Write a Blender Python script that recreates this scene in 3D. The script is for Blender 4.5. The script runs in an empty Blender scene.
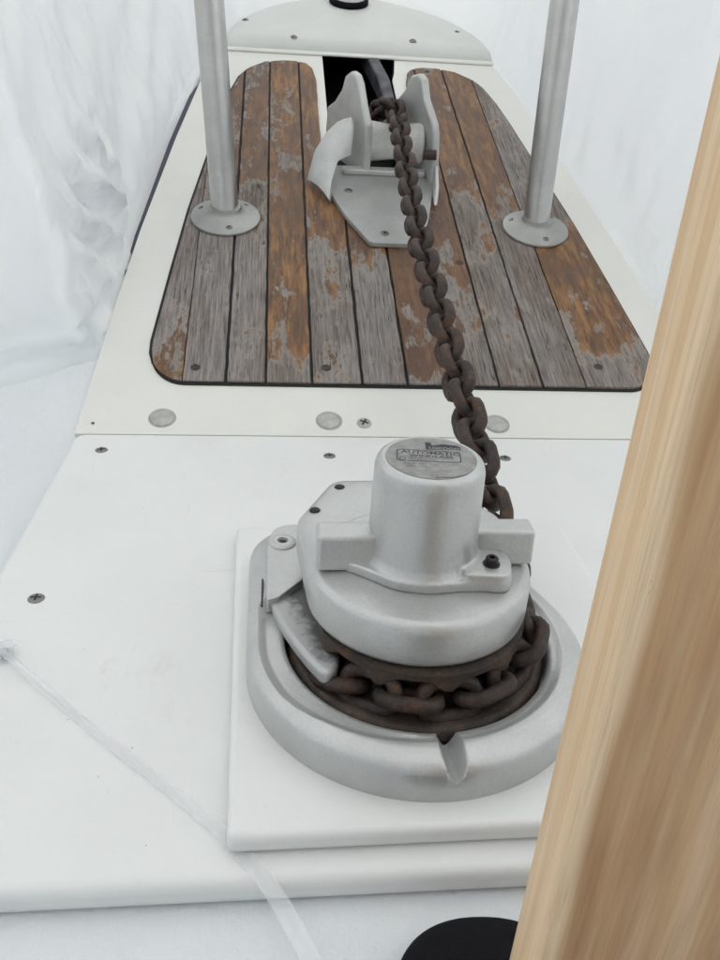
import bpy, bmesh, math, random
from mathutils import Vector, Matrix, noise
rad = math.radians
CM = 0.01
scene = bpy.context.scene
COL = scene.collection
random.seed(7)

# ------------------------------------------------------------------ camera
cam_d = bpy.data.cameras.new('camera')
cam_o = bpy.data.objects.new('camera', cam_d)
COL.objects.link(cam_o)
PITCH, YAW, ROLL = rad(28.5), rad(6.8), rad(3.5)
fw = Vector((math.sin(YAW) * math.cos(PITCH), math.cos(YAW) * math.cos(PITCH), -math.sin(PITCH)))
rt = fw.cross(Vector((0, 0, 1))).normalized()
up = rt.cross(fw)
R2 = math.cos(ROLL) * rt + math.sin(ROLL) * up
U2 = -math.sin(ROLL) * rt + math.cos(ROLL) * up
m = Matrix((R2, U2, -fw)).transposed().to_4x4()
m.translation = Vector((0, 0, 0.33))
cam_o.matrix_world = m
cam_d.sensor_fit = 'VERTICAL'
cam_d.sensor_height = 24.0
cam_d.lens = 24.0 * 830.0 / 960.0
cam_d.clip_start = 0.01
cam_d.clip_end = 200
cam_d.dof.use_dof = False
cam_d.dof.focus_distance = 0.62
cam_d.dof.aperture_fstop = 45.0
scene.camera = cam_o

# ------------------------------------------------------------------ light
world = bpy.data.worlds.new('World')
scene.world = world
world.use_nodes = True
wn = world.node_tree
for n in list(wn.nodes):
    wn.nodes.remove(n)
sky = wn.nodes.new('ShaderNodeTexSky')
sky.sky_type = 'NISHITA'
sky.sun_disc = False
SUN_EL, SUN_AZ = rad(66), rad(12)
sky.sun_elevation = SUN_EL
sky.sun_rotation = SUN_AZ
sky.air_density = 0.7
sky.dust_density = 5.0
sky.ozone_density = 0.6
bg = wn.nodes.new('ShaderNodeBackground')
bg.inputs['Strength'].default_value = 0.13
wo = wn.nodes.new('ShaderNodeOutputWorld')
wn.links.new(sky.outputs[0], bg.inputs[0])
wn.links.new(bg.outputs[0], wo.inputs[0])
sun_d = bpy.data.lights.new('sun', 'SUN')
sun_d.energy = 1.5
sun_d.angle = rad(50)
sun_d.color = (1.0, 0.975, 0.90)
sun_o = bpy.data.objects.new('sun', sun_d)
COL.objects.link(sun_o)
sdir = Vector((math.sin(SUN_AZ) * math.cos(SUN_EL), math.cos(SUN_AZ) * math.cos(SUN_EL), math.sin(SUN_EL)))
sun_o.rotation_euler = sdir.to_track_quat('Z', 'Y').to_euler()

vs = scene.view_settings
vs.view_transform = 'Standard'
vs.look = 'None'
vs.exposure = 0.94
vs.gamma = 1.0
vs.use_curve_mapping = False
scene.render.engine = 'CYCLES'

# ------------------------------------------------------------------ node helpers
def mat(name):
    m = bpy.data.materials.new(name)
    m.use_nodes = True
    nt = m.node_tree
    b = nt.nodes.get('Principled BSDF')
    return m, nt, b

def N(nt, t, **kw):
    n = nt.nodes.new(t)
    for k, v in kw.items():
        setattr(n, k, v)
    return n

def coords(nt, scale=(1, 1, 1)):
    tc = N(nt, 'ShaderNodeTexCoord')
    mp = N(nt, 'ShaderNodeMapping')
    mp.inputs['Scale'].default_value = scale
    nt.links.new(tc.outputs['Object'], mp.inputs[0])
    return mp.outputs[0]

def noise_tex(nt, vec, scale, detail=4, rough=0.55):
    n = N(nt, 'ShaderNodeTexNoise')
    n.inputs['Scale'].default_value = scale
    n.inputs['Detail'].default_value = detail
    n.inputs['Roughness'].default_value = rough
    nt.links.new(vec, n.inputs['Vector'])
    return n.outputs['Fac']

def ramp(nt, fac, stops, interp='LINEAR'):
    r = N(nt, 'ShaderNodeValToRGB')
    r.color_ramp.interpolation = interp
    e = r.color_ramp.elements
    while len(e) < len(stops):
        e.new(0.5)
    for i, (p, c) in enumerate(stops):
        e[i].position = p
        e[i].color = (c if len(c) == 4 else (*c, 1)) if isinstance(c, tuple) else (c, c, c, 1)
    nt.links.new(fac, r.inputs[0])
    return r.outputs['Color']

def mix(nt, fac, a, b):
    x = N(nt, 'ShaderNodeMix', data_type='RGBA')
    if isinstance(fac, float):
        x.inputs[0].default_value = fac
    else:
        nt.links.new(fac, x.inputs[0])
    for i, v in ((6, a), (7, b)):
        if isinstance(v, tuple):
            x.inputs[i].default_value = (*v, 1)
        else:
            nt.links.new(v, x.inputs[i])
    return x.outputs[2]

def math_n(nt, op, a, b=None, clamp=False):
    x = N(nt, 'ShaderNodeMath', operation=op)
    x.use_clamp = clamp
    for i, v in enumerate((a, b)):
        if v is None:
            continue
        if isinstance(v, (int, float)):
            x.inputs[i].default_value = v
        else:
            nt.links.new(v, x.inputs[i])
    return x.outputs[0]

def bump(nt, b, h, strength, dist):
    x = N(nt, 'ShaderNodeBump')
    x.inputs['Strength'].default_value = strength
    x.inputs['Distance'].default_value = dist
    nt.links.new(h, x.inputs['Height'])
    nt.links.new(x.outputs[0], b.inputs['Normal'])

def worn_white(name, col, dirt, rough, brush=False):
    m, nt, b = mat(name)
    v = coords(nt)
    base = ramp(nt, noise_tex(nt, v, 9, 6, 0.6), [(0.35, 0.0), (0.68, 1.0)])
    c = mix(nt, base, tuple(x * 0.955 for x in col), col)
    smear = ramp(nt, noise_tex(nt, coords(nt, (1, 0.5, 1)), 22, 9, 0.75), [(0.60, 0.0), (0.74, 0.30)])
    c = mix(nt, smear, c, dirt)
    speck = ramp(nt, noise_tex(nt, v, 330, 3, 0.6), [(0.725, 0.0), (0.765, 0.7)])
    c = mix(nt, speck, c, tuple(x * 0.55 for x in dirt))
    scr = noise_tex(nt, coords(nt, (0.06, 1.6, 1)), 260, 2, 0.5)
    scr2 = noise_tex(nt, coords(nt, (1.2, 0.05, 1)), 300, 2, 0.5)
    reg = ramp(nt, noise_tex(nt, v, 15, 3), [(0.55, 0.0), (0.66, 0.35)])
    sc = math_n(nt, 'MULTIPLY', math_n(nt, 'ADD', ramp(nt, scr, [(0.70, 0.0), (0.74, 1.0)]), ramp(nt, scr2, [(0.71, 0.0), (0.75, 1.0)]), True), reg)
    c = mix(nt, sc, c, dirt)
    nt.links.new(c, b.inputs['Base Color'])
    nt.links.new(ramp(nt, base, [(0.0, rough + 0.1), (1.0, rough)]), b.inputs['Roughness'])
    h = noise_tex(nt, v, 240, 4)
    if brush:
        h = math_n(nt, 'ADD', h, math_n(nt, 'MULTIPLY', noise_tex(nt, coords(nt, (1, 0.25, 1)), 160, 3), 1.2))
        bump(nt, b, h, 0.7, 0.0014)
    else:
        bump(nt, b, h, 0.3, 0.0006)
    return m

def simple(name, color, rough=0.5, metal=0.0, bscale=None, bstr=0.2, bdist=0.0005, var=None, vscale=30.0):
    m, nt, b = mat(name)
    b.inputs['Roughness'].default_value = rough
    b.inputs['Metallic'].default_value = metal
    b.inputs['Base Color'].default_value = (*color, 1)
    v = coords(nt)
    if var:
        f = noise_tex(nt, v, vscale, 6, 0.65)
        f = ramp(nt, f, [(0.32, 0.0), (0.7, 1.0)])
        nt.links.new(mix(nt, f, var, color), b.inputs['Base Color'])
    if bscale:
        bump(nt, b, noise_tex(nt, v, bscale, 3), bstr, bdist)
    return m

M = {}
M['panel_white'] = worn_white('panel_white', (0.775, 0.785, 0.765), (0.52, 0.51, 0.46), 0.42)
M['gelcoat_cream'] = worn_white('gelcoat_cream', (0.76, 0.76, 0.70), (0.50, 0.47, 0.39), 0.38)
M['deck_white'] = worn_white('deck_white', (0.73, 0.755, 0.765), (0.50, 0.51, 0.50), 0.55, True)
M['yard'] = simple('yard_concrete', (0.42, 0.42, 0.40), 0.8, 0, 8, 0.3, 0.01, (0.34, 0.34, 0.32), 1.5)
M['cap_white'] = simple('cap_white', (0.67, 0.685, 0.655), 0.45, 0, 160, 0.2, 0.0006, (0.61, 0.62, 0.59), 12)
M['navy'] = simple('navy', (0.012, 0.016, 0.04), 0.4, 0)
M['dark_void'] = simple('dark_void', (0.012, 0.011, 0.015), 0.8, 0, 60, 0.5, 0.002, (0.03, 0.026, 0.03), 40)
M['caulk'] = simple('caulk', (0.014, 0.012, 0.011), 0.75, 0, 300, 0.4, 0.001)
M['roller_white'] = simple('roller_white', (0.66, 0.66, 0.62), 0.45, 0, None, 0, 0, (0.48, 0.47, 0.44), 60)
M['black_rubber'] = simple('black_rubber', (0.004, 0.004, 0.006), 0.75, 0, 500, 0.3, 0.0004)
M['black_rubber'].node_tree.nodes['Principled BSDF'].inputs['Specular IOR Level'].default_value = 0.15
M['black_metal'] = simple('black_metal', (0.03, 0.028, 0.027), 0.4, 0.6)
M['plug'] = simple('plug', (0.50, 0.51, 0.48), 0.3, 0.25, 200, 0.2, 0.0005, (0.34, 0.33, 0.30), 90)
M['screw_steel'] = simple('screw_steel', (0.30, 0.29, 0.28), 0.35, 0.85, None, 0, 0, (0.16, 0.15, 0.14), 200)
M['print_black'] = simple('print_black', (0.02, 0.02, 0.022), 0.6)
M['print_grey'] = simple('print_grey', (0.05, 0.05, 0.05), 0.6)
M['anchor_grey'] = simple('anchor_grey', (0.16, 0.16, 0.175), 0.55, 0.5, 80, 0.3, 0.001, (0.05, 0.045, 0.05), 50)

def m_cast(name, col, dark, rough=0.34, metal=0.5):
    m, nt, b = mat(name)
    v = coords(nt)
    f1 = noise_tex(nt, v, 22, 6, 0.6)
    f2 = noise_tex(nt, v, 700, 2, 0.5)
    c = mix(nt, ramp(nt, f1, [(0.3, 0.0), (0.65, 1.0)]), dark, col)
    c = mix(nt, ramp(nt, f2, [(0.35, 0.16), (0.62, 0.0)]), c, tuple(x * 0.7 for x in dark))
    nt.links.new(c, b.inputs['Base Color'])
    b.inputs['Metallic'].default_value = metal
    b.inputs['Roughness'].default_value = rough
    bump(nt, b, noise_tex(nt, v, 520, 3), 0.35, 0.0005)
    return m
M['cast'] = m_cast('cast_aluminium', (0.56, 0.57, 0.56), (0.48, 0.49, 0.48))
M['cast_plate'] = m_cast('cast_plate', (0.62, 0.63, 0.61), (0.50, 0.51, 0.49), 0.45, 0.35)
M['steel'] = m_cast('brushed_tube', (0.58, 0.58, 0.555), (0.48, 0.48, 0.46), 0.28, 0.9)
M['flange_metal'] = m_cast('flange_metal', (0.40, 0.40, 0.38), (0.30, 0.30, 0.285), 0.4, 0.7)
M['cast_bed_shaded'] = m_cast('cast_bed_shaded', (0.46, 0.47, 0.45), (0.36, 0.365, 0.35), 0.45, 0.35)  # bed darker than the cheeks: shade from cheeks and roller put into its colour

def m_label():
    m, nt, b = mat('label_foil')
    v = coords(nt)
    f = noise_tex(nt, v, 160, 5, 0.7)
    nt.links.new(ramp(nt, f, [(0.35, (0.21, 0.21, 0.20)), (0.65, (0.33, 0.33, 0.32))]), b.inputs['Base Color'])
    b.inputs['Roughness'].default_value = 0.5
    b.inputs['Metallic'].default_value = 0.2
    return m
M['label'] = m_label()

def m_rust(name, a, bb, c3):
    m, nt, b = mat(name)
    v = coords(nt)
    oi = N(nt, 'ShaderNodeObjectInfo')
    add = N(nt, 'ShaderNodeVectorMath', operation='ADD')
    nt.links.new(v, add.inputs[0])
    nt.links.new(oi.outputs['Location'], add.inputs[1])
    v = add.outputs[0]
    f = noise_tex(nt, v, 90, 8, 0.7)
    f2 = noise_tex(nt, v, 420, 3, 0.6)
    c = ramp(nt, f, [(0.32, a), (0.5, bb), (0.72, c3)])
    tone = math_n(nt, 'MULTIPLY', oi.outputs['Random'], 0.55)
    c = mix(nt, tone, c, mix(nt, ramp(nt, f, [(0.4, 0.0), (0.6, 1.0)]), bb, c3))
    orr = noise_tex(nt, v, 48, 6, 0.7)
    c = mix(nt, ramp(nt, orr, [(0.56, 0.0), (0.68, 0.65)]), c, (0.13, 0.058, 0.024))
    gl = noise_tex(nt, v, 300, 4, 0.7)
    c = mix(nt, ramp(nt, gl, [(0.62, 0.0), (0.70, 0.5)]), c, (0.16, 0.145, 0.13))
    nt.links.new(c, b.inputs['Base Color'])
    b.inputs['Roughness'].default_value = 0.62
    b.inputs['Metallic'].default_value = 0.25
    bump(nt, b, f2, 0.6, 0.0008)
    return m
M['rust'] = m_rust('rusty_chain', (0.018, 0.013, 0.010), (0.038, 0.027, 0.022), (0.080, 0.046, 0.031))
M['rust_dark'] = m_rust('rusty_wheel', (0.022, 0.018, 0.015), (0.045, 0.035, 0.029), (0.085, 0.055, 0.038))

def m_teak():
    """weathered teak: grey bare wood, orange varnish left in flakes between attribute limits"""
    m, nt, b = mat('weathered_teak')
    def att(n):
        a = N(nt, 'ShaderNodeAttribute', attribute_type='OBJECT', attribute_name=n)
        return a.outputs['Fac']
    tc = N(nt, 'ShaderNodeTexCoord')
    seed = att('seed')
    cmb = N(nt, 'ShaderNodeCombineXYZ')
    nt.links.new(seed, cmb.inputs[2])
    add = N(nt, 'ShaderNodeVectorMath', operation='ADD')
    nt.links.new(tc.outputs['Object'], add.inputs[0])
    nt.links.new(cmb.outputs[0], add.inputs[1])
    base = add.outputs[0]
    def mp(s):
        x = N(nt, 'ShaderNodeMapping')
        x.inputs['Scale'].default_value = s
        nt.links.new(base, x.inputs[0])
        return x.outputs[0]
    grain = noise_tex(nt, mp((1, 0.045, 1)), 420, 6, 0.72)
    streak = noise_tex(nt, mp((1, 0.12, 1)), 150, 5, 0.65)
    broad = noise_tex(nt, mp((1, 0.40, 1)), 29, 10, 0.68)
    broad2 = noise_tex(nt, mp((1, 0.30, 1)), 13, 4, 0.5)
    fine = noise_tex(nt, mp((1, 0.4, 1)), 130, 6, 0.72)
    grey = ramp(nt, grain, [(0.33, (0.098, 0.083, 0.076)), (0.47, (0.205, 0.182, 0.168)), (0.62, (0.305, 0.276, 0.255))])
    warm = ramp(nt, broad2, [(0.42, 0.0), (0.60, 0.6)])
    grey = mix(nt, warm, grey, mix(nt, ramp(nt, grain, [(0.4, 0.0), (0.6, 1.0)]), (0.085, 0.058, 0.040), (0.17, 0.125, 0.088)))
    orange = ramp(nt, streak, [(0.34, (0.070, 0.034, 0.015)), (0.48, (0.175, 0.078, 0.022)), (0.62, (0.30, 0.145, 0.040))])
    dk = ramp(nt, noise_tex(nt, mp((1, 0.35, 1)), 31, 5, 0.6), [(0.45, 0.0), (0.58, 0.7)])
    orange = mix(nt, dk, orange, (0.095, 0.048, 0.024))
    redbr = ramp(nt, fine, [(0.35, (0.055, 0.028, 0.018)), (0.65, (0.14, 0.070, 0.042))])
    orange = mix(nt, att('reddish'), orange, redbr)
    # varnish extent along the plank
    sep = N(nt, 'ShaderNodeSeparateXYZ')
    nt.links.new(tc.outputs['Object'], sep.inputs[0])
    y = sep.outputs['Y']
    up_ = math_n(nt, 'MULTIPLY', math_n(nt, 'SUBTRACT', y, att('lo')), 6.0, True)
    dn_ = math_n(nt, 'MULTIPLY', math_n(nt, 'SUBTRACT', att('hi'), y), 6.0, True)
    win = math_n(nt, 'MULTIPLY', up_, dn_, True)
    amt = math_n(nt, 'ADD', math_n(nt, 'MULTIPLY', win, att('amount')), att('floor'))
    nn = math_n(nt, 'ADD', math_n(nt, 'MULTIPLY', broad, 1.0), math_n(nt, 'MULTIPLY', streak, 0.22))
    nn = math_n(nt, 'ADD', nn, math_n(nt, 'MULTIPLY', fine, 0.14))
    thr = math_n(nt, 'SUBTRACT', 0.90, math_n(nt, 'MULTIPLY', amt, 0.33))
    mask = math_n(nt, 'MULTIPLY', math_n(nt, 'SUBTRACT', nn, thr), 22.0, True)
    # the flaked edge of the varnish is palest
    edge = math_n(nt, 'MULTIPLY', math_n(nt, 'SUBTRACT', math_n(nt, 'ADD', nn, 0.07), thr), 14.0, True)
    edge = math_n(nt, 'MULTIPLY', edge, 0.55)
    grey = mix(nt, edge, grey, (0.34, 0.315, 0.275))
    col = mix(nt, mask, grey, orange)
    ck = noise_tex(nt, mp((1, 0.06, 1)), 560, 3, 0.6)
    ckm = ramp(nt, ck, [(0.34, 0.9), (0.41, 0.0)])
    reg = ramp(nt, noise_tex(nt, mp((1, 0.6, 1)), 42, 3), [(0.46, 0.0), (0.58, 1.0)])
    ckm = math_n(nt, 'MULTIPLY', ckm, reg)
    col = mix(nt, ckm, col, (0.030, 0.022, 0.018))
    nt.links.new(col, b.inputs['Base Color'])
    rr = ramp(nt, mask, [(0.0, 0.85), (1.0, 0.5)])
    nt.links.new(rr, b.inputs['Roughness'])
    h = math_n(nt, 'ADD', math_n(nt, 'MULTIPLY', grain, 0.8), math_n(nt, 'MULTIPLY', mask, 0.5))
    h = math_n(nt, 'SUBTRACT', h, ckm)
    bump(nt, b, h, 0.55, 0.0012)
    return m
M['teak'] = m_teak()

def m_timber():
    m, nt, b = mat('pine_timber')
    tc = N(nt, 'ShaderNodeTexCoord')
    rotm = N(nt, 'ShaderNodeMapping', vector_type='TEXTURE')      # x along the broad face, y along the narrow one
    rotm.inputs['Location'].default_value = (-0.0411, -0.0073, 0)
    rotm.inputs['Rotation'].default_value = (0, 0, math.atan2(-2.14, 8.63))
    nt.links.new(tc.outputs['Object'], rotm.inputs[0])
    P = rotm.outputs[0]
    def mp(s):
        x = N(nt, 'ShaderNodeMapping'); x.inputs['Scale'].default_value = s
        nt.links.new(P, x.inputs[0]); return x.outputs[0]
    sep = N(nt, 'ShaderNodeSeparateXYZ'); nt.links.new(P, sep.inputs[0])
    bend = noise_tex(nt, mp((1, 1, 0.35)), 9, 2, 0.4)
    # growth rings: fine bands across the section, wandering slowly with height
    ph = math_n(nt, 'ADD', math_n(nt, 'MULTIPLY', sep.outputs['X'], 560.0), math_n(nt, 'MULTIPLY', sep.outputs['Y'], 330.0))
    ph = math_n(nt, 'ADD', ph, math_n(nt, 'MULTIPLY', bend, 26.0))
    rings = math_n(nt, 'ADD', math_n(nt, 'MULTIPLY', math_n(nt, 'SINE', ph), 0.5), 0.5)
    fib = noise_tex(nt, mp((1, 1, 0.018)), 900, 4, 0.65)
    fib2 = noise_tex(nt, mp((1, 1, 0.04)), 260, 5, 0.6)
    c = ramp(nt, rings, [(0.0, (0.74, 0.52, 0.31)), (0.6, (0.79, 0.59, 0.375)), (1.0, (0.81, 0.62, 0.41))])
    c = mix(nt, ramp(nt, fib, [(0.36, 0.45), (0.54, 0.0)]), c, (0.50, 0.31, 0.15))
    c = mix(nt, ramp(nt, fib2, [(0.40, 0.25), (0.60, 0.0)]), c, (0.55, 0.35, 0.18))
    # shade on the broad face painted in as browner bands; narrow face left pale
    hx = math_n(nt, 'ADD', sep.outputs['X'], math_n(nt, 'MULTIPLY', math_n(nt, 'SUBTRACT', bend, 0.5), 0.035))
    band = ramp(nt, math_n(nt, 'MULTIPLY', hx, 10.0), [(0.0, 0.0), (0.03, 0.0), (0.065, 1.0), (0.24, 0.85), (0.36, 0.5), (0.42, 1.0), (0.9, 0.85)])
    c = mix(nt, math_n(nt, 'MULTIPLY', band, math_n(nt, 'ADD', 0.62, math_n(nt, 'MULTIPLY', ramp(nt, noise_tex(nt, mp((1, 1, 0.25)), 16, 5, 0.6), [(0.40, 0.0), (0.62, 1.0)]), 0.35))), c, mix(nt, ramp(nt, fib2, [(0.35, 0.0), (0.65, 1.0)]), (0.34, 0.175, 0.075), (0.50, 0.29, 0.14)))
    sp = noise_tex(nt, mp((1, 1, 0.45)), 30, 7, 0.75)
    c = mix(nt, ramp(nt, sp, [(0.62, 0.0), (0.74, 0.55)]), c, (0.22, 0.12, 0.06))
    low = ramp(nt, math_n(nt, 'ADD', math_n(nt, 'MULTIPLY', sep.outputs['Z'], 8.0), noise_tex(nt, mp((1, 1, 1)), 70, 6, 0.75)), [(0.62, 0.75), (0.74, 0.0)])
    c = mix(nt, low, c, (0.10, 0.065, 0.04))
    kn = noise_tex(nt, mp((1, 1, 0.3)), 120, 4, 0.7)
    c = mix(nt, ramp(nt, kn, [(0.69, 0.0), (0.74, 0.8)]), c, (0.12, 0.06, 0.03))
    nt.links.new(c, b.inputs['Base Color'])
    b.inputs['Roughness'].default_value = 0.62
    bump(nt, b, math_n(nt, 'ADD', fib, math_n(nt, 'MULTIPLY', rings, 0.3)), 0.5, 0.0005)
    return m
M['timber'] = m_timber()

def m_film():
    m, nt, b = mat('shrink_wrap_film')
    nt.nodes.remove(b)
    out = [n for n in nt.nodes if n.type == 'OUTPUT_MATERIAL'][0]
    v = coords(nt)
    f = noise_tex(nt, v, 7, 3, 0.5)
    bp = N(nt, 'ShaderNodeBump')
    bp.inputs['Strength'].default_value = 0.6
    bp.inputs['Distance'].default_value = 0.018
    def ridge(sc, scale):
        mpn = N(nt, 'ShaderNodeMapping'); mpn.inputs['Scale'].default_value = sc
        mpn.inputs['Rotation'].default_value = (0.5, 0, 0)
        tcn = N(nt, 'ShaderNodeTexCoord'); nt.links.new(tcn.outputs['Object'], mpn.inputs[0])
        q = noise_tex(nt, mpn.outputs[0], scale, 3, 0.5)
        q = math_n(nt, 'ABSOLUTE', math_n(nt, 'SUBTRACT', q, 0.5))
        return math_n(nt, 'SUBTRACT', 1.0, math_n(nt, 'MULTIPLY', q, 9.0), True)
    rmask = ramp(nt, noise_tex(nt, v, 4.5, 2, 0.5), [(0.52, 0.0), (0.64, 1.0)])
    hh = math_n(nt, 'ADD', math_n(nt, 'MULTIPLY', ridge((1, 1, 0.45), 11), 0.30), math_n(nt, 'MULTIPLY', ridge((1, 1, 0.8), 34), 0.05))
    f = math_n(nt, 'ADD', f, math_n(nt, 'MULTIPLY', hh, rmask))
    nt.links.new(f, bp.inputs['Height'])
    d = N(nt, 'ShaderNodeBsdfDiffuse')
    d.inputs['Color'].default_value = (0.87, 0.905, 0.895, 1)
    t = N(nt, 'ShaderNodeBsdfTranslucent')
    t.inputs['Color'].default_value = (0.88, 0.915, 0.905, 1)
    g = N(nt, 'ShaderNodeBsdfGlossy')
    g.inputs['Roughness'].default_value = 0.22
    g.inputs['Color'].default_value = (0.9, 0.9, 0.9, 1)
    for s in (d, t, g):
        nt.links.new(bp.outputs[0], s.inputs['Normal'])
    a = N(nt, 'ShaderNodeMixShader')
    a.inputs[0].default_value = 0.5
    nt.links.new(d.outputs[0], a.inputs[1])
    nt.links.new(t.outputs[0], a.inputs[2])
    c = N(nt, 'ShaderNodeMixShader')
    c.inputs[0].default_value = 0.10
    nt.links.new(a.outputs[0], c.inputs[1])
    nt.links.new(g.outputs[0], c.inputs[2])
    nt.links.new(c.outputs[0], out.inputs[0])
    return m
M['film'] = m_film()

def m_strap():
    m, nt, b = mat('clear_strap')
    nt.nodes.remove(b)
    out = [n for n in nt.nodes if n.type == 'OUTPUT_MATERIAL'][0]
    d = N(nt, 'ShaderNodeBsdfDiffuse')
    d.inputs['Color'].default_value = (0.84, 0.87, 0.88, 1)
    t = N(nt, 'ShaderNodeBsdfTransparent')
    g = N(nt, 'ShaderNodeBsdfGlossy')
    g.inputs['Roughness'].default_value = 0.25
    a = N(nt, 'ShaderNodeMixShader')
    a.inputs[0].default_value = 0.33
    nt.links.new(t.outputs[0], a.inputs[1])
    nt.links.new(d.outputs[0], a.inputs[2])
    c = N(nt, 'ShaderNodeMixShader')
    c.inputs[0].default_value = 0.05
    nt.links.new(a.outputs[0], c.inputs[1])
    nt.links.new(g.outputs[0], c.inputs[2])
    nt.links.new(c.outputs[0], out.inputs[0])
    return m
M['strap'] = m_strap()

# ------------------------------------------------------------------ frames (all lengths in cm)
class Frame:
    def __init__(s, o, ang):
        s.o = Vector(o)
        s.ang = ang
        s.m = Matrix.Rotation(ang, 3, 'X')
    def w(s, p):
        return s.o + s.m @ Vector(p)
FLAT = Frame((0, 0, 0), 0)
SLOPE = 19.0
BOW = Frame((0, 68.8, -0.3), rad(SLOPE))      # the foredeck rises towards the bow

BASE = {}
def place(o, frame, base):
    o.location = frame.w(base) * CM
    o.rotation_euler = (frame.ang, 0, 0)
    BASE[o.name] = Vector(base)

def thing(name, label, cat, frame, base, group=None):
    o = bpy.data.objects.new(name, None)
    o.empty_display_size = 0.02
    COL.objects.link(o)
    place(o, frame, base)
    o['label'] = label
    o['category'] = cat
    if group:
        o['group'] = group
    return o

def mesh_from(bm, name, material, base=Vector((0, 0, 0)), smooth=None):
    bmesh.ops.recalc_face_normals(bm, faces=bm.faces)
    for v in bm.verts:
        v.co = (v.co - base) * CM
    me = bpy.data.meshes.new(name)
    bm.to_mesh(me)
    bm.free()
    me.materials.append(material)
    if smooth:
        me.polygons.foreach_set('use_smooth', [True] * len(me.polygons))
        me.update()
        if smooth < 179:
            me.set_sharp_from_angle(angle=rad(smooth))
    return me

def part(name, bm, material, parent, smooth=35, label=None):
    """a child mesh; bm is in the coordinates of the thing's frame"""
    root = parent
    base = BASE[root.name]
    me = mesh_from(bm, name, material, base, smooth)
    o = bpy.data.objects.new(name, me)
    COL.objects.link(o)
    o.parent = parent
    BASE[o.name] = base
    if label:
        o['label'] = label
    return o

def solo(name, bm, material, frame, base, smooth=35, label=None, cat=None, kind=None):
    me = mesh_from(bm, name, material, Vector(base), smooth)
    o = bpy.data.objects.new(name, me)
    COL.objects.link(o)
    place(o, frame, base)
    if label: o['label'] = label
    if cat: o['category'] = cat
    if kind: o['kind'] = kind
    return o

def bevel_mod(o, w, seg=3, ang=30):
    b = o.modifiers.new('bevel', 'BEVEL')
    b.width = w * CM
    b.segments = seg
    b.limit_method = 'ANGLE'
    b.angle_limit = rad(ang)
    return b

# ------------------------------------------------------------------ shapes
def prism(bm, pts, z0, z1, f=None):
    """vertical prism; f maps (x,y,z) if given"""
    g = f or (lambda x, y, z: (x, y, z))
    lo = [bm.verts.new(g(x, y, z0)) for x, y in pts]
    hi = [bm.verts.new(g(x, y, z1)) for x, y in pts]
    n = len(pts)
    faces = [bm.faces.new(lo[::-1]), bm.faces.new(hi)]
    for i in range(n):
        j = (i + 1) % n
        bm.faces.new((lo[i], lo[j], hi[j], hi[i]))
    return faces

def box(bm, x0, x1, y0, y1, z0, z1):
    prism(bm, [(x0, y0), (x1, y0), (x1, y1), (x0, y1)], z0, z1)

def slab(bm, pts3, t):
    """flat plate from coplanar 3D points, thickness vector t"""
    t = Vector(t)
    a = [bm.verts.new(Vector(p)) for p in pts3]
    b = [bm.verts.new(Vector(p) + t) for p in pts3]
    n = len(a)
    bm.faces.new(a[::-1])
    bm.faces.new(b)
    for i in range(n):
        j = (i + 1) % n
        bm.faces.new((a[i], a[j], b[j], b[i]))

def lathe(bm, prof, c, n=48, axis=None):
    """prof: (r,z) list; c: centre; axis: rotation matrix (3x3)"""
    c = Vector(c)
    R = axis or Matrix.Identity(3)
    rings = []
    for r, z in prof:
        if r < 1e-5:
            rings.append([bm.verts.new(c + R @ Vector((0, 0, z)))])
        else:
            rings.append([bm.verts.new(c + R @ Vector((r * math.cos(2 * math.pi * k / n), r * math.sin(2 * math.pi * k / n), z))) for k in range(n)])
    for a, b in zip(rings, rings[1:]):
        for k in range(n):
            j = (k + 1) % n
            if len(a) == 1 and len(b) == 1:
                continue
            if len(a) == 1:
                bm.faces.new((a[0], b[k], b[j]))
            elif len(b) == 1:
                bm.faces.new((a[k], a[j], b[0]))
            else:
                bm.faces.new((a[k], a[j], b[j], b[k]))

def tube(bm, a, b, r, n=24):
    a, b = Vector(a), Vector(b)
    q = (b - a).to_track_quat('Z', 'Y').to_matrix()
    L = (b - a).length
    lathe(bm, [(0, 0), (r, 0), (r, L), (0, L)], a, n, q)

def rounded(pts, r, seg=5):
    """round the corners of a closed polygon; r may be a list"""
    out = []
    n = len(pts)
    for i in range(n):
        p0, p1, p2 = Vector(pts[i - 1]), Vector(pts[i]), Vector(pts[(i + 1) % n])
        rr = r[i] if isinstance(r, (list, tuple)) else r
        d0, d2 = (p0 - p1), (p2 - p1)
        k = min(rr, d0.length * 0.48, d2.length * 0.48)
        if k < 1e-4:
            out.append(tuple(p1))
            continue
        a = p1 + d0.normalized() * k
        b = p1 + d2.normalized() * k
        for s in range(seg + 1):
            t = s / seg
            out.append(tuple(a * (1 - t) ** 2 + p1 * 2 * t * (1 - t) + b * t * t))
    return out

def hull2d(pts):
    pts = sorted(set(pts))
    def half(ps):
        h = []
        for p in ps:
            while len(h) > 1 and (h[-1][0] - h[-2][0]) * (p[1] - h[-2][1]) - (h[-1][1] - h[-2][1]) * (p[0] - h[-2][0]) <= 0:
                h.pop()
            h.append(p)
        return h
    a, b = half(pts), half(pts[::-1])
    return a[:-1] + b[:-1]

def circle(cx, cy, r, n=72):
    return [(cx + r * math.cos(2 * math.pi * k / n), cy + r * math.sin(2 * math.pi * k / n)) for k in range(n)]

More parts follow.
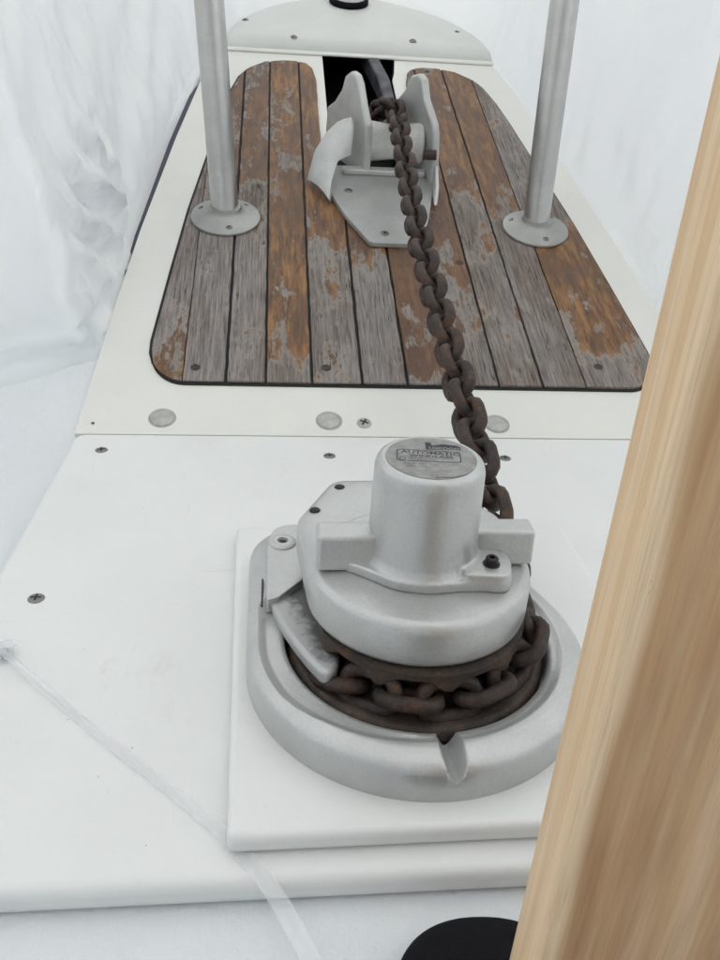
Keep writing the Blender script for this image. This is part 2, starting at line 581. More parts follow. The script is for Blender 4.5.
def radial(poly, c, th):
    """distance from c to the polygon along th"""
    dx, dy = math.cos(th), math.sin(th)
    best = 0
    n = len(poly)
    for i in range(n):
        x1, y1 = poly[i][0] - c[0], poly[i][1] - c[1]
        x2, y2 = poly[(i + 1) % n][0] - c[0], poly[(i + 1) % n][1] - c[1]
        ex, ey = x2 - x1, y2 - y1
        det = dx * (-ey) + dy * ex
        if abs(det) < 1e-9:
            continue
        t = (x1 * (-ey) + y1 * ex) / det
        s = (dx * y1 - dy * x1) / det
        if t > 0 and -1e-6 <= s <= 1 + 1e-6:
            best = max(best, t)
    return best

def screw(parent, c, r=0.42, h=0.12, slot='phillips', material='screw_steel', frame_z=1.0):
    """pan-head screw with a cut recess, as a part"""
    bm = bmesh.new()
    prof = [(0, h * 0.55), (r * 0.22, h * 0.62), (r * 0.26, h), (r * 0.62, h * 0.85), (r * 0.92, h * 0.35), (r, -0.05), (0, -0.05)]
    lathe(bm, prof, c, 16)
    o = part('screw', bm, M[material], parent, 50)
    bm = bmesh.new()
    z = c[2] + h + 0.004
    a = random.random() * 3
    for k in range(2 if slot == 'phillips' else 1):
        t = a + k * math.pi / 2
        u = Vector((math.cos(t), math.sin(t), 0))
        v = Vector((-u.y, u.x, 0))
        L, wd = r * 0.6, r * 0.13
        cc = Vector((c[0], c[1], z + k * 0.003))
        bm.faces.new([bm.verts.new(cc + u * L * s + v * wd * q) for s, q in ((-1, -1), (1, -1), (1, 1), (-1, 1))])
    if slot == 'hex':
        bm.free(); bm = bmesh.new()
        bm.faces.new([bm.verts.new(Vector((c[0], c[1], z)) + Vector((math.cos(k * math.pi / 3), math.sin(k * math.pi / 3), 0)) * r * 0.42) for k in range(6)])
    me = mesh_from(bm, 'screw_recess', M['print_black'], BASE[parent.name])
    q = bpy.data.objects.new('screw_recess', me)
    COL.objects.link(q)
    q.parent = o
    return o

# ------------------------------------------------------------------ the setting
def build_deck():
    bm = bmesh.new()
    prof = [(-60, -1.6)] + [(y, -1.6) for y in (0, 20, 40, 58)] + [(64, -1.5), (67, -1.15)]
    for v in (0.0, 3, 8, 15.5):
        p = BOW.w((0, v, -0.45)); prof.append((p.y, p.z))
    xs = [-95 + 10 * k for k in range(22)]
    rows = [[bm.verts.new((x, y, z)) for x in xs] for y, z in prof]
    for a, b in zip(rows, rows[1:]):
        for k in range(len(xs) - 1):
            bm.faces.new((a[k], a[k + 1], b[k + 1], b[k]))
    solo('deck', bm, M['deck_white'], FLAT, (0, 0, 0), 60, 'white non-skid deck around the raised panel', None, 'structure')
build_deck()

def build_ground():
    bm = bmesh.new()
    n = 24
    c = bm.verts.new((0, 0, -260))
    for R0, R1 in ((0, 600), (600, 3000), (3000, 15000)):
        for k in range(n):
            a, b = 2 * math.pi * k / n, 2 * math.pi * (k + 1) / n
            P = lambda R_, t: bm.verts.new((R_ * math.cos(t), R_ * math.sin(t), -260))
            if R0 == 0: bm.faces.new((P(R1, a), P(R1, b), P(0.01, b)))
            else: bm.faces.new((P(R0, a), P(R1, a), P(R1, b), P(R0, b)))
    bm.verts.remove(c)
    solo('ground', bm, M['yard'], FLAT, (0, 0, -260), None, 'pale concrete yard under the boat', None, 'structure')
build_ground()

CU = 13.6   # centreline of the bow
def build_platform():
    left = [(-17.7, 0.35), (-17.3, 8), (-16.6, 20), (-15.6, 34.4), (-13.4, 58), (-10.9, 80), (-8.9, 93.4), (-6.2, 100)]
    right = [(2 * CU - u - 0.35, v) for u, v in left]
    s0, s1, sv = 7.7, 18.6, 46.0
    outline = left[::1] + [(-1, 107), (s0, 110), (s0, 90), (s0, sv), (s1, sv), (s1, 81), (s1 + 0.6, 84), (s1 + 1.2, 90), (s1 + 1.2, 110), (28, 107)] + right[::-1]
    seen, o2 = set(), []
    for p in outline:
        if p not in seen:
            seen.add(p); o2.append(p)
    bm = bmesh.new()
    fs = prism(bm, o2, -0.6, 0.0)
    bm.faces.remove(fs[0])
    bmesh.ops.triangulate(bm, faces=fs[1:])
    o = solo('bow_platform', bm, M['gelcoat_cream'], BOW, (CU, 0, 0), 30, 'cream gelcoat bow deck around the teak', None, 'structure')
    # slot walls and floor
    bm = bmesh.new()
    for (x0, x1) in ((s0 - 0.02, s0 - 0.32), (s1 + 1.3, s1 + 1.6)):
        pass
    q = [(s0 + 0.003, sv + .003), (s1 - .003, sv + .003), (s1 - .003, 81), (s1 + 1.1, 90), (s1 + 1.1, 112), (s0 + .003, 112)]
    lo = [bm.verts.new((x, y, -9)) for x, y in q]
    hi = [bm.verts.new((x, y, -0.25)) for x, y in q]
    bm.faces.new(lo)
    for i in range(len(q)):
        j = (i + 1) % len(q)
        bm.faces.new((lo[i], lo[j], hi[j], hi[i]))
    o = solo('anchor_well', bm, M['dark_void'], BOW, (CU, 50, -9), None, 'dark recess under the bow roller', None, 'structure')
    # hull below with a navy rubbing strip
    bm = bmesh.new()
    L = [(-17.2, 12), (-16.8, 22), (-16.3, 34.4), (-14.4, 58), (-11.9, 80), (-9.7, 93.4), (-6, 102), (3, 110)]
    Rr = [(2 * CU - u - 1.2, v) for u, v in L]
    loop = L + Rr[::-1]
    A = [bm.verts.new((x, y, -14)) for x, y in loop]
    B = [bm.verts.new((x, y, -0.7)) for x, y in loop]
    C_ = [bm.verts.new((CU + (x - CU) * 0.9, y, -0.7)) for x, y in loop]
    for i in range(len(loop) - 1):
        bm.faces.new((A[i], A[i + 1], B[i + 1], B[i])); bm.faces.new((B[i], B[i + 1], C_[i + 1], C_[i]))
    solo('hull', bm, M['navy'], BOW, (CU, 50, -14), 30, 'dark blue hull edge below the bow deck', None, 'structure')
build_platform()

def build_nose():
    t = thing('bow_fairing', 'raised cream moulding closing off the bow ahead of the teak, held by small screws', 'deck moulding', BOW, (CU, 90, 0))
    bm = bmesh.new()
    n = 40
    rows = []
    def half(v):   # half width at v
        q = (v - 90.0) / 22.0
        return 22.3 * max(0.0, 1 - q ** 2) ** 0.5
    K = 26
    for i in range(K + 1):
        v = 90 + 21.96 * (1 - (1 - i / K) ** 1.9)
        hw = half(v)
        row = []
        for k in range(n + 1):
            s = -1 + 2 * k / n
            s2 = math.sin(s * math.pi / 2)
            e = min(1.0, (1 - abs(s2)) * hw / 1.1 + 0.0)
            ev = min(1.0, (v - 90) / 0.9)
            prof = math.sqrt(max(0, 1 - (1 - e) ** 2)) * math.sqrt(max(0, 1 - (1 - ev) ** 2))
            w = 0.35 + 1.15 * prof + 0.8 * (1 - s2 * s2) * min(1, (v - 90) / 14) * min(1, hw / 6)
            row.append(bm.verts.new((CU + 0.5 + s2 * hw, v, w)))
        rows.append(row)
    for a, b in zip(rows, rows[1:]):
        for k in range(n):
            bm.faces.new((a[k], a[k + 1], b[k + 1], b[k]))
    # skirt
    def skirt(seq):
        lo = [bm.verts.new((v.co.x, v.co.y, 0.02)) for v in seq]
        for i in range(len(seq) - 1):
            bm.faces.new((seq[i], lo[i], lo[i + 1], seq[i + 1]))
    skirt(rows[0]); skirt([r[0] for r in rows]); skirt([r[-1] for r in rows])
    part('moulding', bm, M['cap_white'], t, 60)
    # thin flat lip in front of the moulding
    bm = bmesh.new()
    box(bm, -8.3, 36.5, 88.9, 90.1, 0.004, 0.38)
    o = part('lip', bm, M['gelcoat_cream'], t, 30)
    bevel_mod(o, 0.15, 2)
    for u, v, w in ((3.1, 92.0, 1.6), (23.0, 93.0, 1.75), (-5.0, 98.5, 1.5), (33.6, 93.2, 1.25), (31.4, 98.8, 1.5)):
        screw(t, (u, v, w), 0.62, 0.22)
    # round fitting
    f = thing('deck_fitting', 'round white fitting with a black rubber ring at the very tip of the bow', 'deck fitting', BOW, (CU - 0.6, 107.6, 2.1))
    bm = bmesh.new(); lathe(bm, [(0, 0.0), (3.3, 0.0), (3.5, 0.3), (3.5, 0.9), (3.2, 1.15), (2.9, 1.15), (0, 1.15)], (CU - 0.6, 107.6, 2.1), 40)
    part('rubber_ring', bm, M['black_rubber'], f)
    bm = bmesh.new(); lathe(bm, [(2.88, 1.1), (2.8, 1.9), (2.3, 3.0), (1.1, 3.6), (0, 3.7)], (CU - 0.6, 107.6, 2.1), 40)
    part('dome', bm, M['gelcoat_cream'], f)
build_nose()

# ------------------------------------------------------------------ teak
def build_teak():
    t = thing('teak_panel', 'weathered grey and orange teak planking inlaid around the bow roller slot', 'teak deck', BOW, (CU, 7.5, 0))
    topL = [(-12.05, 13.5), (-11.2, 26), (-10.2, 39), (-8.7, 53), (-7.2, 67.3), (-6.3, 74), (-5.3, 78.9), (-4.0, 81.9), (-1.6, 84.5), (1.2, 85.5), (3.4, 85.5), (5.0, 84.8), (5.9, 83.0), (6.35, 79)]
    def tl(u):
        if u <= topL[0][0]: return topL[0][1]
        for (a, b), (c, d) in zip(topL, topL[1:]):
            if a <= u <= c: return b + (d - b) * (u - a) / (c - a)
        return topL[-1][1]
    UL, UR = -12.05, 39.6
    SL, SR, SV = 6.36, 20.6, 44.0
    def mir(u): return UL + (UR - u)
    SRm = mir(SR)
    def top(u, side):
        if u < SL or (u == SL and side < 0): return tl(u)
        if u > SR or (u == SR and side > 0):
            mu = mir(u)
            k = mu * (SL / SRm) if mu > 0 and SRm > 0 else mu
            return tl(min(k, SL))
        return SV
    def bot(u):
        for e in (u - UL, UR - u):
            if e < 3.6:
                q = 1 - e / 3.6
                return 7.4 + 4.6 * (1 - math.sqrt(max(0, 1 - q * q)))
        return 7.4
    # plank joints, the lo/hi extent (cm) of old varnish, amounts
    J = [-12.05, -8.75, -4.6, -0.75, 3.75, 8.7, 13.2, 17.75, 22.45, 26.95, 31.45, 39.6]
    #        lo   hi  amount floor reddish gap
    props = [(-4, 22, .50, .36, .1, .10), (38, 90, .55, .34, .6, .30), (34, 90, .55, .36, .5, .26), (2, 99, .86, .14, .0, .28),
             (22, 99, .76, .38, .15, .28), (18, 52, .95, .16, .15, .26), (4, 56, .60, .40, .5, .24), (14, 62, .50, .40, .4, .24),
             (40, 99, .68, .40, .2, .26), (32, 99, .84, .28, .2, .12), (8, 44, .85, .34, .0, .10)]
    # caulk bed
    us = sorted(set([UL + 0.02 + (UR - UL - 0.04) * k / 90 for k in range(91)] + [UL + 3.6 * k / 12 for k in range(1, 12)] + [UR - 3.6 * k / 12 for k in range(1, 12)] + [p[0] for p in topL[1:]] + [mir(p[0]) for p in topL[1:-1]]))
    def strip(bm, u0, u1, w0, w1, grow=0.0, jit=0.0):
        uu = [u0] + [u for u in us if u0 + 0.05 < u < u1 - 0.05] + [u1]
        segs = []
        for cut in (SL, SR):
            if u0 < cut < u1:
                uu = sorted([u for u in uu if abs(u - cut) > 0.05] + [cut])
        lower, upper = [], []
        for i, u in enumerate(uu):
            lower.append((u, bot(u) - grow))
            if u in (SL, SR) and 0 < i < len(uu) - 1:
                upper.append((u, top(u, -1) + grow)); upper.append((u, top(u, 1) + grow))
            else:
                s = 1 if i == 0 else -1
                upper.append((u, top(u, s) + grow))
        pts = lower + upper[::-1]
        out = []
        for p in pts:
            if not out or (abs(p[0] - out[-1][0]) + abs(p[1] - out[-1][1])) > 0.02:
                out.append(p)
        if jit:
            # slightly worn, uneven long edges
            res = []
            for a, b in zip(out, out[1:] + out[:1]):
                res.append(a)
                L = abs(b[1] - a[1])
                if L > 6 and abs(b[0] - a[0]) < 0.01:
                    k = int(L / 1.3)
                    for q in range(1, k):
                        f = q / k
                        y = a[1] + (b[1] - a[1]) * f
                        res.append((a[0] + jit * noise.noise(Vector((a[0] * 3.1, y * 0.45, 2.0))), y))
            out = res
        fs = prism(bm, out, w0, w1)
        bmesh.ops.triangulate(bm, faces=fs)
    bm = bmesh.new()
    for a, b in zip([UL - 0.3, SL, SR], [SL, SR, UR + 0.3]):
        a2, b2 = max(a, UL), min(b, UR)
        strip(bm, a2, b2, 0.004, 0.14, 0.32)
    # edge bead left & right
    part('caulk_bed', bm, M['caulk'], t, None)
    bm = bmesh.new()
    for sgn in (0, 1):
        pts = [(u, v) for u, v in topL[:9]]
        pts = [(-11.55, 10.0), (-11.98, 11.6)] + pts
        if sgn: pts = [(mir(u), v) for u, v in pts]
        o_ = 0.34 if sgn else -0.34
        poly = pts + [(u + o_, v + 0.1) for u, v in pts[::-1]]
        if abs(o_) > 0:
            fs = prism(bm, poly, 0.004, 0.12)
            bmesh.ops.triangulate(bm, faces=fs)
    part('edge_caulk', bm, M['caulk'], t, None)
    rnd = random.Random(3)
    for i in range(len(J) - 1):
        lo, hi, am, fl, rd, gap = props[i]
        g0 = 0 if i == 0 else props[i - 1][5] / 2
        g1 = 0 if i == len(J) - 2 else gap / 2
        bm = bmesh.new()
        strip(bm, J[i] + g0, J[i + 1] - g1, 0.142, 0.42 + rnd.uniform(-0.05, 0.03), 0.0, 0.10)
        o = part('plank', bm, M['teak'], t, None)
        bevel_mod(o, 0.06, 1, 40)
        o['lo'], o['hi'], o['amount'], o['floor'], o['reddish'] = lo * CM - 0.075, hi * CM - 0.075, am, fl, rd
        o['seed'] = rnd.uniform(0, 4)
    # bungs
    for u, v in ((-7.6, 9.3), (5.2, 9.6), (33.5, 10.5), (24.5, 84.0), (21.6, 29)):
        bm = bmesh.new()
        lathe(bm, [(0, 0.405), (0.3, 0.42), (0.42, 0.435), (0.46, 0.43), (0.48, 0.40)], (u, v, 0.03), 14)
        o = part('bung', bm, M['rust_dark'], t, 40)
build_teak()

# plugs in the cream strip between teak and panel
for k, (u, v, lab) in enumerate(((-10.2, 2.5, 'round grey plug near the left end of the cream strip'), (5.2, 2.4, 'round grey plug beside the cross-head screw on the cream strip'), (21.3, 2.2, 'round grey plug on the cream strip just right of the chain'))):
    o = thing('deck_plug', lab, 'plug', BOW, (u, v, 0), 'round plugs in the cream strip')
    bm = bmesh.new(); lathe(bm, [(0, 0.10), (0.75, 0.12), (0.88, 0.10), (0.93, 0.15), (1.08, 0.12), (1.14, 0.003)], (u, v, 0), 28)
    part('disc', bm, M['plug'], o, 50)
    bm = bmesh.new(); lathe(bm, [(1.13, 0.004), (1.15, 0.05), (1.24, 0.05), (1.27, 0.004)], (u, v, 0), 28)
    part('sealant_ring', bm, M['plug'], o, 50)
o = thing('deck_screw', 'small cross-head screw on the cream strip between plug and chain', 'screw', BOW, (8.5, 2.1, 0))
screw(o, (8.5, 2.1, 0.02), 0.72, 0.18, 'phillips', 'plug')

# ------------------------------------------------------------------ white panel and pad
def build_panels():
    t = thing('mounting_board', 'large flat white panel with rounded edges screwed down under the windlass pad', 'panel', FLAT, (13, 46, -1.6))
    bm = bmesh.new()
    pts = rounded([(-18.9, 23.6), (44.5, 23.75), (44.5, 68.9), (-17.5, 69.0)], 1.2, 5)
    prism(bm, pts, -1.596, 0)
    o = part('board', bm, M['panel_white'], t, 40)
    bevel_mod(o, 0.55, 5, 40)
    for x, y in ((-14.7, 65.5), (-15.0, 44.4), (4.9, 64.7), (20.6, 64.5)):
        screw(t, (x, y, 0.0), 0.56, 0.13)
    p = thing('windlass_pad', 'square white pad lying on the panel under the windlass', 'pad', FLAT, (8, 38, 0))
    bm = bmesh.new()
    pts = rounded([(-2.0, 25.0), (22.0, 25.2), (21.6, 51.5), (-2.6, 51.2)], 0.5, 4)
    prism(bm, pts, 0.004, 1.2)
    o = part('board', bm, M['panel_white'], p, 40)
    bevel_mod(o, 0.5, 5, 40)
    bm = bmesh.new()
    lathe(bm, [(0, 0.05), (0.12, 0.04), (0.17, 0.0)], (-16.3, 70.4, 0.3), 8)
    solo('tar_speck', bm, M['print_black'], FLAT, (-16.3, 70.4, 0.3), 40, 'tiny black speck of dirt beyond the far left corner of the white panel', 'dirt speck')
build_panels()

# ------------------------------------------------------------------ windlass
WC = (8.0, 36.3)
def build_windlass():
    t = thing('windlass', 'silver painted anchor windlass with an upright round motor on the white pad', 'windlass', FLAT, (WC[0], WC[1], 1.2))
    # base casting: a polar height field with recess, ledge and drain notch
    outline = hull2d(circle(8.0, 35.95, 9.45, 120) + circle(2.4, 44.3, 3.9, 60) + circle(10.5, 44.5, 4.0, 60))
    C = WC
    ths = [2 * math.pi * k / 240 for k in range(240)]
    tn = math.atan2(-9.5, 0.55)
    ths = sorted(ths + [(tn + d * 0.011) % (2 * math.pi) for d in range(-12, 13)])
    bm = bmesh.new()
    r0 = 7.32
    rings = []
    for th in ths:
        R = radial(outline, C, th)
        dx, dy = math.cos(th), math.sin(th)
        td = math.degrees((tn - th) % (2 * math.pi))      # degrees clockwise (to the left) from the notch
        led = r0 + (0.55 + 1.0 * min(1, td / 75) if td < 150 else 0.62)
        led = min(led, R - 0.95)
        front = 1.0 if math.sin(th) < 0.25 else 0.0
        prof = [(R, 1.204), (R, 1.6), (R, 2.2), (R - 0.03, 2.75), (R - 0.12, 3.02), (R - 0.28, 3.2), (R - 0.55, 3.32), ((R - 0.62 + led + 0.15) / 2, 3.42), (led + 0.30, 3.48), (led + 0.12, 3.42), (led - 0.08, 3.30), (led - 0.28, 3.24),
                (r0 + 0.35, 3.30), (r0 + 0.12, 3.24), (r0 + 0.02, 3.1), (r0, 2.8), (r0, 1.5), (r0 - 1, 1.45), (3.0, 1.45)]
        col = []
        d = (th - tn + math.pi) % (2 * math.pi) - math.pi
        for i, (r, z) in enumerate(prof):
            x, y = C[0] + dx * r, C[1] + dy * r
            if r > r0 - 0.01 and z > 1.7 and abs(d) < 0.3:
                off = abs(math.sin(d) * r)
                hw = 0.66
                fl = 2.3 + 1.3 * (off / hw) ** 1.6
                sm = z
                if fl < z:
                    sm = fl
                z = sm
            col.append(bm.verts.new((x, y, z)))
        rings.append(col)
    for a, b in zip(rings, rings[1:] + rings[:1]):
        for i in range(len(a) - 1):
            bm.faces.new((a[i], b[i], b[i + 1], a[i + 1]))
    part('base', bm, M['cast'], t, 50)
    # gypsy (chain wheel)
    bm = bmesh.new()
    lathe(bm, [(0, 1.5), (6.9, 1.6), (7.15, 2.0), (7.2, 2.5), (7.05, 2.9), (6.75, 3.05), (5.8, 2.85), (4.9, 2.75), (4.5, 3.2), (4.35, 4.2), (4.8, 4.9), (0, 4.9)], (WC[0], WC[1], 0), 72)
    g = part('chain_wheel', bm, M['rust_dark'], t, 60)
    bm = bmesh.new()
    n = 120
    prof = [(4.2, 4.3), (5.3, 4.55), (5.75, 4.95), (5.75, 5.3), (4.0, 5.45)]
    rr = []
    for k in range(n):
        th = 2 * math.pi * k / n
        q = (th * 10 / (2 * math.pi) + 0.5 + 0.3) % 1.0
        tooth = min(0.8, max(0, 1 - abs(q - 0.5) / 0.26))
        col = []
        for i, (r, z) in enumerate(prof):
            zz = z - (0.75 * tooth if i in (1, 2) else 0.2 * tooth if i == 0 else 0)
            r2 = r + (0.1 * tooth if i in (1, 2) else 0)
            col.append(bm.verts.new((WC[0] + r2 * math.cos(th), WC[1] + r2 * math.sin(th), zz)))
        rr.append(col)
    for a, b in zip(rr, rr[1:] + rr[:1]):
        for i in range(len(a) - 1):
            bm.faces.new((a[i], b[i], b[i + 1], a[i + 1]))
    part('toothed_flange', bm, M['rust_dark'], t, 40)
    # cap
    cap = hull2d(circle(7.9, 37.1, 6.1, 120) + circle(2.6, 41.2, 1.2, 24) + circle(4.5, 44.8, 1.3, 24) + circle(9.5, 44.5, 1.8, 24) + circle(11.6, 41.0, 2.0, 24))
    cc = (7.6, 38.5)
    bm = bmesh.new()
    prof = [(-1.6, 5.6), (-0.25, 5.46), (-0.05, 5.52), (0, 5.7), (0, 7.35), (-0.05, 7.6), (-0.16, 7.78), (-0.34, 7.90), (-0.6, 7.96), (-1.6, 8.02)]
    cols = []
    for k in range(180):
        th = 2 * math.pi * k / 180
        R = radial(cap, cc, th)
        cols.append([bm.verts.new((cc[0] + math.cos(th) * (R + d), cc[1] + math.sin(th) * (R + d), z)) for d, z in prof])
    for a, b in zip(cols, cols[1:] + cols[:1]):
        for i in range(len(a) - 1):
            bm.faces.new((a[i], b[i], b[i + 1], a[i + 1]))
    bm.faces.new([c[-1] for c in cols])
    bm.faces.new([c[0] for c in cols][::-1])
    part('cap', bm, M['cast'], t, 60)
    # motor housing: one casting of barrel, flange, two arms and the bolt tab
    bm = bmesh.new()
    mc = (7.95, 36.95)
    fl = rounded([(2.9, 36.2), (4.1, 35.5), (5.1, 34.8), (6.1, 33.95), (7.8, 33.5), (9.8, 33.8), (12.1, 33.6), (12.45, 34.9), (12.6, 36.2), (13.0, 38.5), (11, 40.6), (8, 41.2), (5, 40.6), (2.9, 38.5)], 1.0, 4)
    prism(bm, fl, 8.03, 8.62)
    lathe(bm, [(0, 8.1), (3.35, 8.1), (3.25, 8.6), (3.0, 9.0), (2.92, 9.6), (2.86, 12.5), (2.84, 13.6), (2.74, 13.95), (2.5, 14.12), (2.35, 14.12), (2.3, 14.07), (0, 14.07)], (mc[0], mc[1], 0), 64)
    prism(bm, rounded([(9.6, 33.85), (12.0, 33.65), (12.4, 35.0), (12.3, 36.0), (10.8, 36.4), (9.6, 35.6)], 0.5, 4), 8.2, 9.05)
    o = part('motor_housing', bm, M['cast'], t, 180)
    r = o.modifiers.new('fuse', 'REMESH'); r.mode = 'VOXEL'; r.voxel_size = 0.09 * CM; r.use_smooth_shade = True
    s = o.modifiers.new('smooth', 'SMOOTH'); s.iterations = 5; s.factor = 0.5
    for x0, x1 in ((2.25, 5.7), (10.3, 13.9)):
        bm = bmesh.new()
        ya, yb = (35.55, 37.5) if x0 < 5 else (36.0, 37.8)
        prism(bm, [(x0, ya), (x1, ya), (x1, yb), (x0, yb)], 8.1, 10.1)
        for v in bm.verts:
            if v.co.z > 9: v.co.y += 0.25 if v.co.y < 37 else -0.1
        a = part('arm', bm, M['cast'], t, 35)
        bevel_mod(a, 0.22, 4)
    # label with its print
    bm = bmesh.new(); lathe(bm, [(2.32, 0), (2.32, 0.02), (0, 0.02)], (mc[0] + 0.02, mc[1], 14.10), 64)
    lab = part('label', bm, M['label'], t, 40)
    rot = rad(-6)
    ca, sa = math.cos(rot), math.sin(rot)
    zt = 14.126
    def lp(x, y, z=zt): return Vector((mc[0] + ca * x - sa * y, mc[1] + sa * x + ca * y, z))
    def lab_obj(name, me, parent=lab):
        q = bpy.data.objects.new(name, me); COL.objects.link(q); q.parent = parent; return q
    # frame line
    bm = bmesh.new()
    ro = rounded([(-1.75, -0.55), (1.55, -0.45), (1.55, 0.78), (-1.75, 0.78)], 0.25, 4)
    ri = rounded([(-1.68, -0.48), (1.48, -0.38), (1.48, 0.71), (-1.68, 0.71)], 0.2, 4)
    A = [bm.verts.new(lp(*p)) for p in ro]; B = [bm.verts.new(lp(*p)) for p in ri]
    for i in range(len(A)):
        j = (i + 1) % len(A); bm.faces.new((A[i], A[j], B[j], B[i]))
    lab_obj('label_frame', mesh_from(bm, 'label_frame', M['print_grey'], BASE[t.name]))
    # logo block
    bm = bmesh.new()
    logo = [(-0.2, 0.86), (1.62, 0.98), (1.6, 1.36), (1.38, 1.52), (0.7, 1.58), (0.28, 1.42), (0.12, 1.36), (0.08, 1.72), (-0.22, 1.70)]
    f = bm.faces.new([bm.verts.new(lp(*p)) for p in logo])
    bmesh.ops.triangulate(bm, faces=[f])
    lab_obj('label_logo', mesh_from(bm, 'label_logo', M['print_black'], BASE[t.name]))
    def text(body, x, y, size, material, name='lettering', z=zt, sx=1.0, bold=0.0):
        c = bpy.data.curves.new(name, 'FONT')
        c.body = body; c.size = size * CM; c.align_x = 'LEFT'; c.offset = bold * CM
        c.resolution_u = 2
        tmp = bpy.data.objects.new('tmp', c); COL.objects.link(tmp)
        dg = bpy.context.evaluated_depsgraph_get()
        me = bpy.data.meshes.new_from_object(tmp.evaluated_get(dg))
        bpy.data.objects.remove(tmp)
        base = BASE[t.name]
        for v in me.vertices:
            p = lp(x + v.co.x / CM * sx, y + v.co.y / CM, z)
            v.co = (p - base) * CM
        me.materials.clear(); me.materials.append(material); me.name = name
        lab_obj(name, me)
    text('AUTOMATIC', -1.5, 0.34, 0.46, M['print_grey'], sx=1.12, bold=0.012)
    text('WINDLASS', -1.1, -0.03, 0.40, M['print_grey'], sx=1.15, bold=0.010)
    text('SERIES MODEL', -1.15, -0.24, 0.19, M['print_grey'], sx=1.2)
    text('MADE IN 12 VOLT', -1.15, -0.43, 0.17, M['print_grey'], sx=1.1)
    text('SERIAL No.', -1.45, -0.85, 0.24, M['print_grey'])
    text('TYPE  12 V', -1.3, -1.15, 0.22, M['print_grey'])
    text('LOCOOO', -0.05, 0.98, 0.34, M['label'], z=zt + 0.004, sx=1.05, bold=0.012)
    bm = bmesh.new()
    ring = [(-1.52, -0.2)]
    A = [bm.verts.new(lp(-1.45 + 0.17 * math.cos(k * .52), -0.28 + 0.2 * math.sin(k * .52))) for k in range(12)]
    B = [bm.verts.new(lp(-1.45 + 0.12 * math.cos(k * .52), -0.28 + 0.15 * math.sin(k * .52))) for k in range(12)]
    for i in range(12):
        j = (i + 1) % 12; bm.faces.new((A[i], A[j], B[j], B[i]))
    lab_obj('label_mark', mesh_from(bm, 'label_mark', M['print_grey'], BASE[t.name]))
    # peeled lower edge of the label
    bm = bmesh.new()
    pts = [(0.1, -2.2), (0.5, -2.12), (0.95, -2.08), (1.4, -1.86), (1.75, -1.58)]
    A = [bm.verts.new(lp(x, y)) for x, y in pts]; B = [bm.verts.new(lp(x + .02, y + 0.07)) for x, y in pts]
    for i in range(len(A) - 1): bm.faces.new((A[i], A[i + 1], B[i + 1], B[i]))
    lab_obj('label_edge', mesh_from(bm, 'label_edge', M['print_black'], BASE[t.name]))
    # bolts and screws
    bm = bmesh.new()
    lathe(bm, [(0.46, 9.0), (0.45, 9.1), (0.36, 9.12), (0.35, 9.1), (0.34, 9.42), (0.28, 9.48), (0.16, 9.48), (0.14, 9.2), (0, 9.2)], (11.25, 34.8, 0), 20)
    part('bolt', bm, M['black_metal'], t, 40)
    for x, y in ((2.45, 42.0), (4.1, 44.8)):
        screw(t, (x, y, 8.0), 0.34, 0.10, 'hex', 'black_metal')
    # chain stripper arm on the left
    bm = bmesh.new()
    prism(bm, rounded([(-0.35, 38.3), (0.35, 38.6), (1.75, 40.3), (1.95, 42.0), (1.75, 46.6), (0.2, 46.3), (-0.35, 44.6)], [0.2, 0.1, 0.1, 0.2, 0.5, 1.0, 0.8], 4), 3.3, 4.25)
    a = part('stripper_mount', bm, M['cast'], t, 35)
    bevel_mod(a, 0.12, 3)
    bm = bmesh.new()
    # curved blade: strips along a path with tilted top
    outer = [(-0.30, 39.4), (0.05, 37.8), (0.55, 36.2), (1.15, 34.7), (1.8, 33.3), (2.35, 32.3), (2.75, 31.9)]
    inner = [(1.9, 40.6), (2.2, 39.0), (2.6, 37.4), (3.0, 36.0), (3.35, 34.6), (3.5, 33.3), (3.25, 32.4)]
    K = len(outer)
    def zt_o(i): return 3.62 - 0.0 * i
    vo = [bm.verts.new((*p, 3.9 + 0.10 * i)) for i, p in enumerate(outer)]
    vi = [bm.verts.new((*p, 3.7 + 0.12 * i)) for i, p in enumerate(inner)]
    lo = [bm.verts.new((p[0] + 0.05, p[1], 3.0 + 0.08 * i)) for i, p in enumerate(outer)]
    li = [bm.verts.new((*p, 2.9 + 0.10 * i)) for i, p in enumerate(inner)]
    for i in range(K - 1):
        bm.faces.new((vo[i], vo[i + 1], vi[i + 1], vi[i]))
        bm.faces.new((lo[i], li[i], li[i + 1], lo[i + 1]))
        bm.faces.new((vo[i], lo[i], lo[i + 1], vo[i + 1]))
        bm.faces.new((vi[i], vi[i + 1], li[i + 1], li[i]))
    bm.faces.new((vo[0], vi[0], li[0], lo[0])); bm.faces.new((vo[-1], lo[-1], li[-1], vi[-1]))
    a = part('stripper_blade', bm, M['blade'], t, 35)
    bevel_mod(a, 0.28, 4, 30)
    bm = bmesh.new()
    lathe(bm, [(0.85, 4.22), (0.85, 4.30), (0.72, 4.42), (0.5, 4.47), (0.34, 4.44), (0.32, 4.3), (0.30, 4.24), (0, 4.24)], (0.62, 44.3, 0), 28)
    s = part('stripper_screw', bm, M['cast_plate'], t, 40)
    bm = bmesh.new()
    bm.faces.new([bm.verts.new((0.62 + 0.27 * math.cos(k * math.pi / 3), 44.3 + 0.27 * math.sin(k * math.pi / 3), 4.30)) for k in range(6)])
    q = bpy.data.objects.new('socket', mesh_from(bm, 'socket', M['print_black'], BASE[t.name])); COL.objects.link(q); q.parent = s
    bm = bmesh.new(); box(bm, -0.66, -0.56, 38.8, 41.4, 3.36, 3.53)
    part('slit', bm, M['print_black'], t, None)
    return t

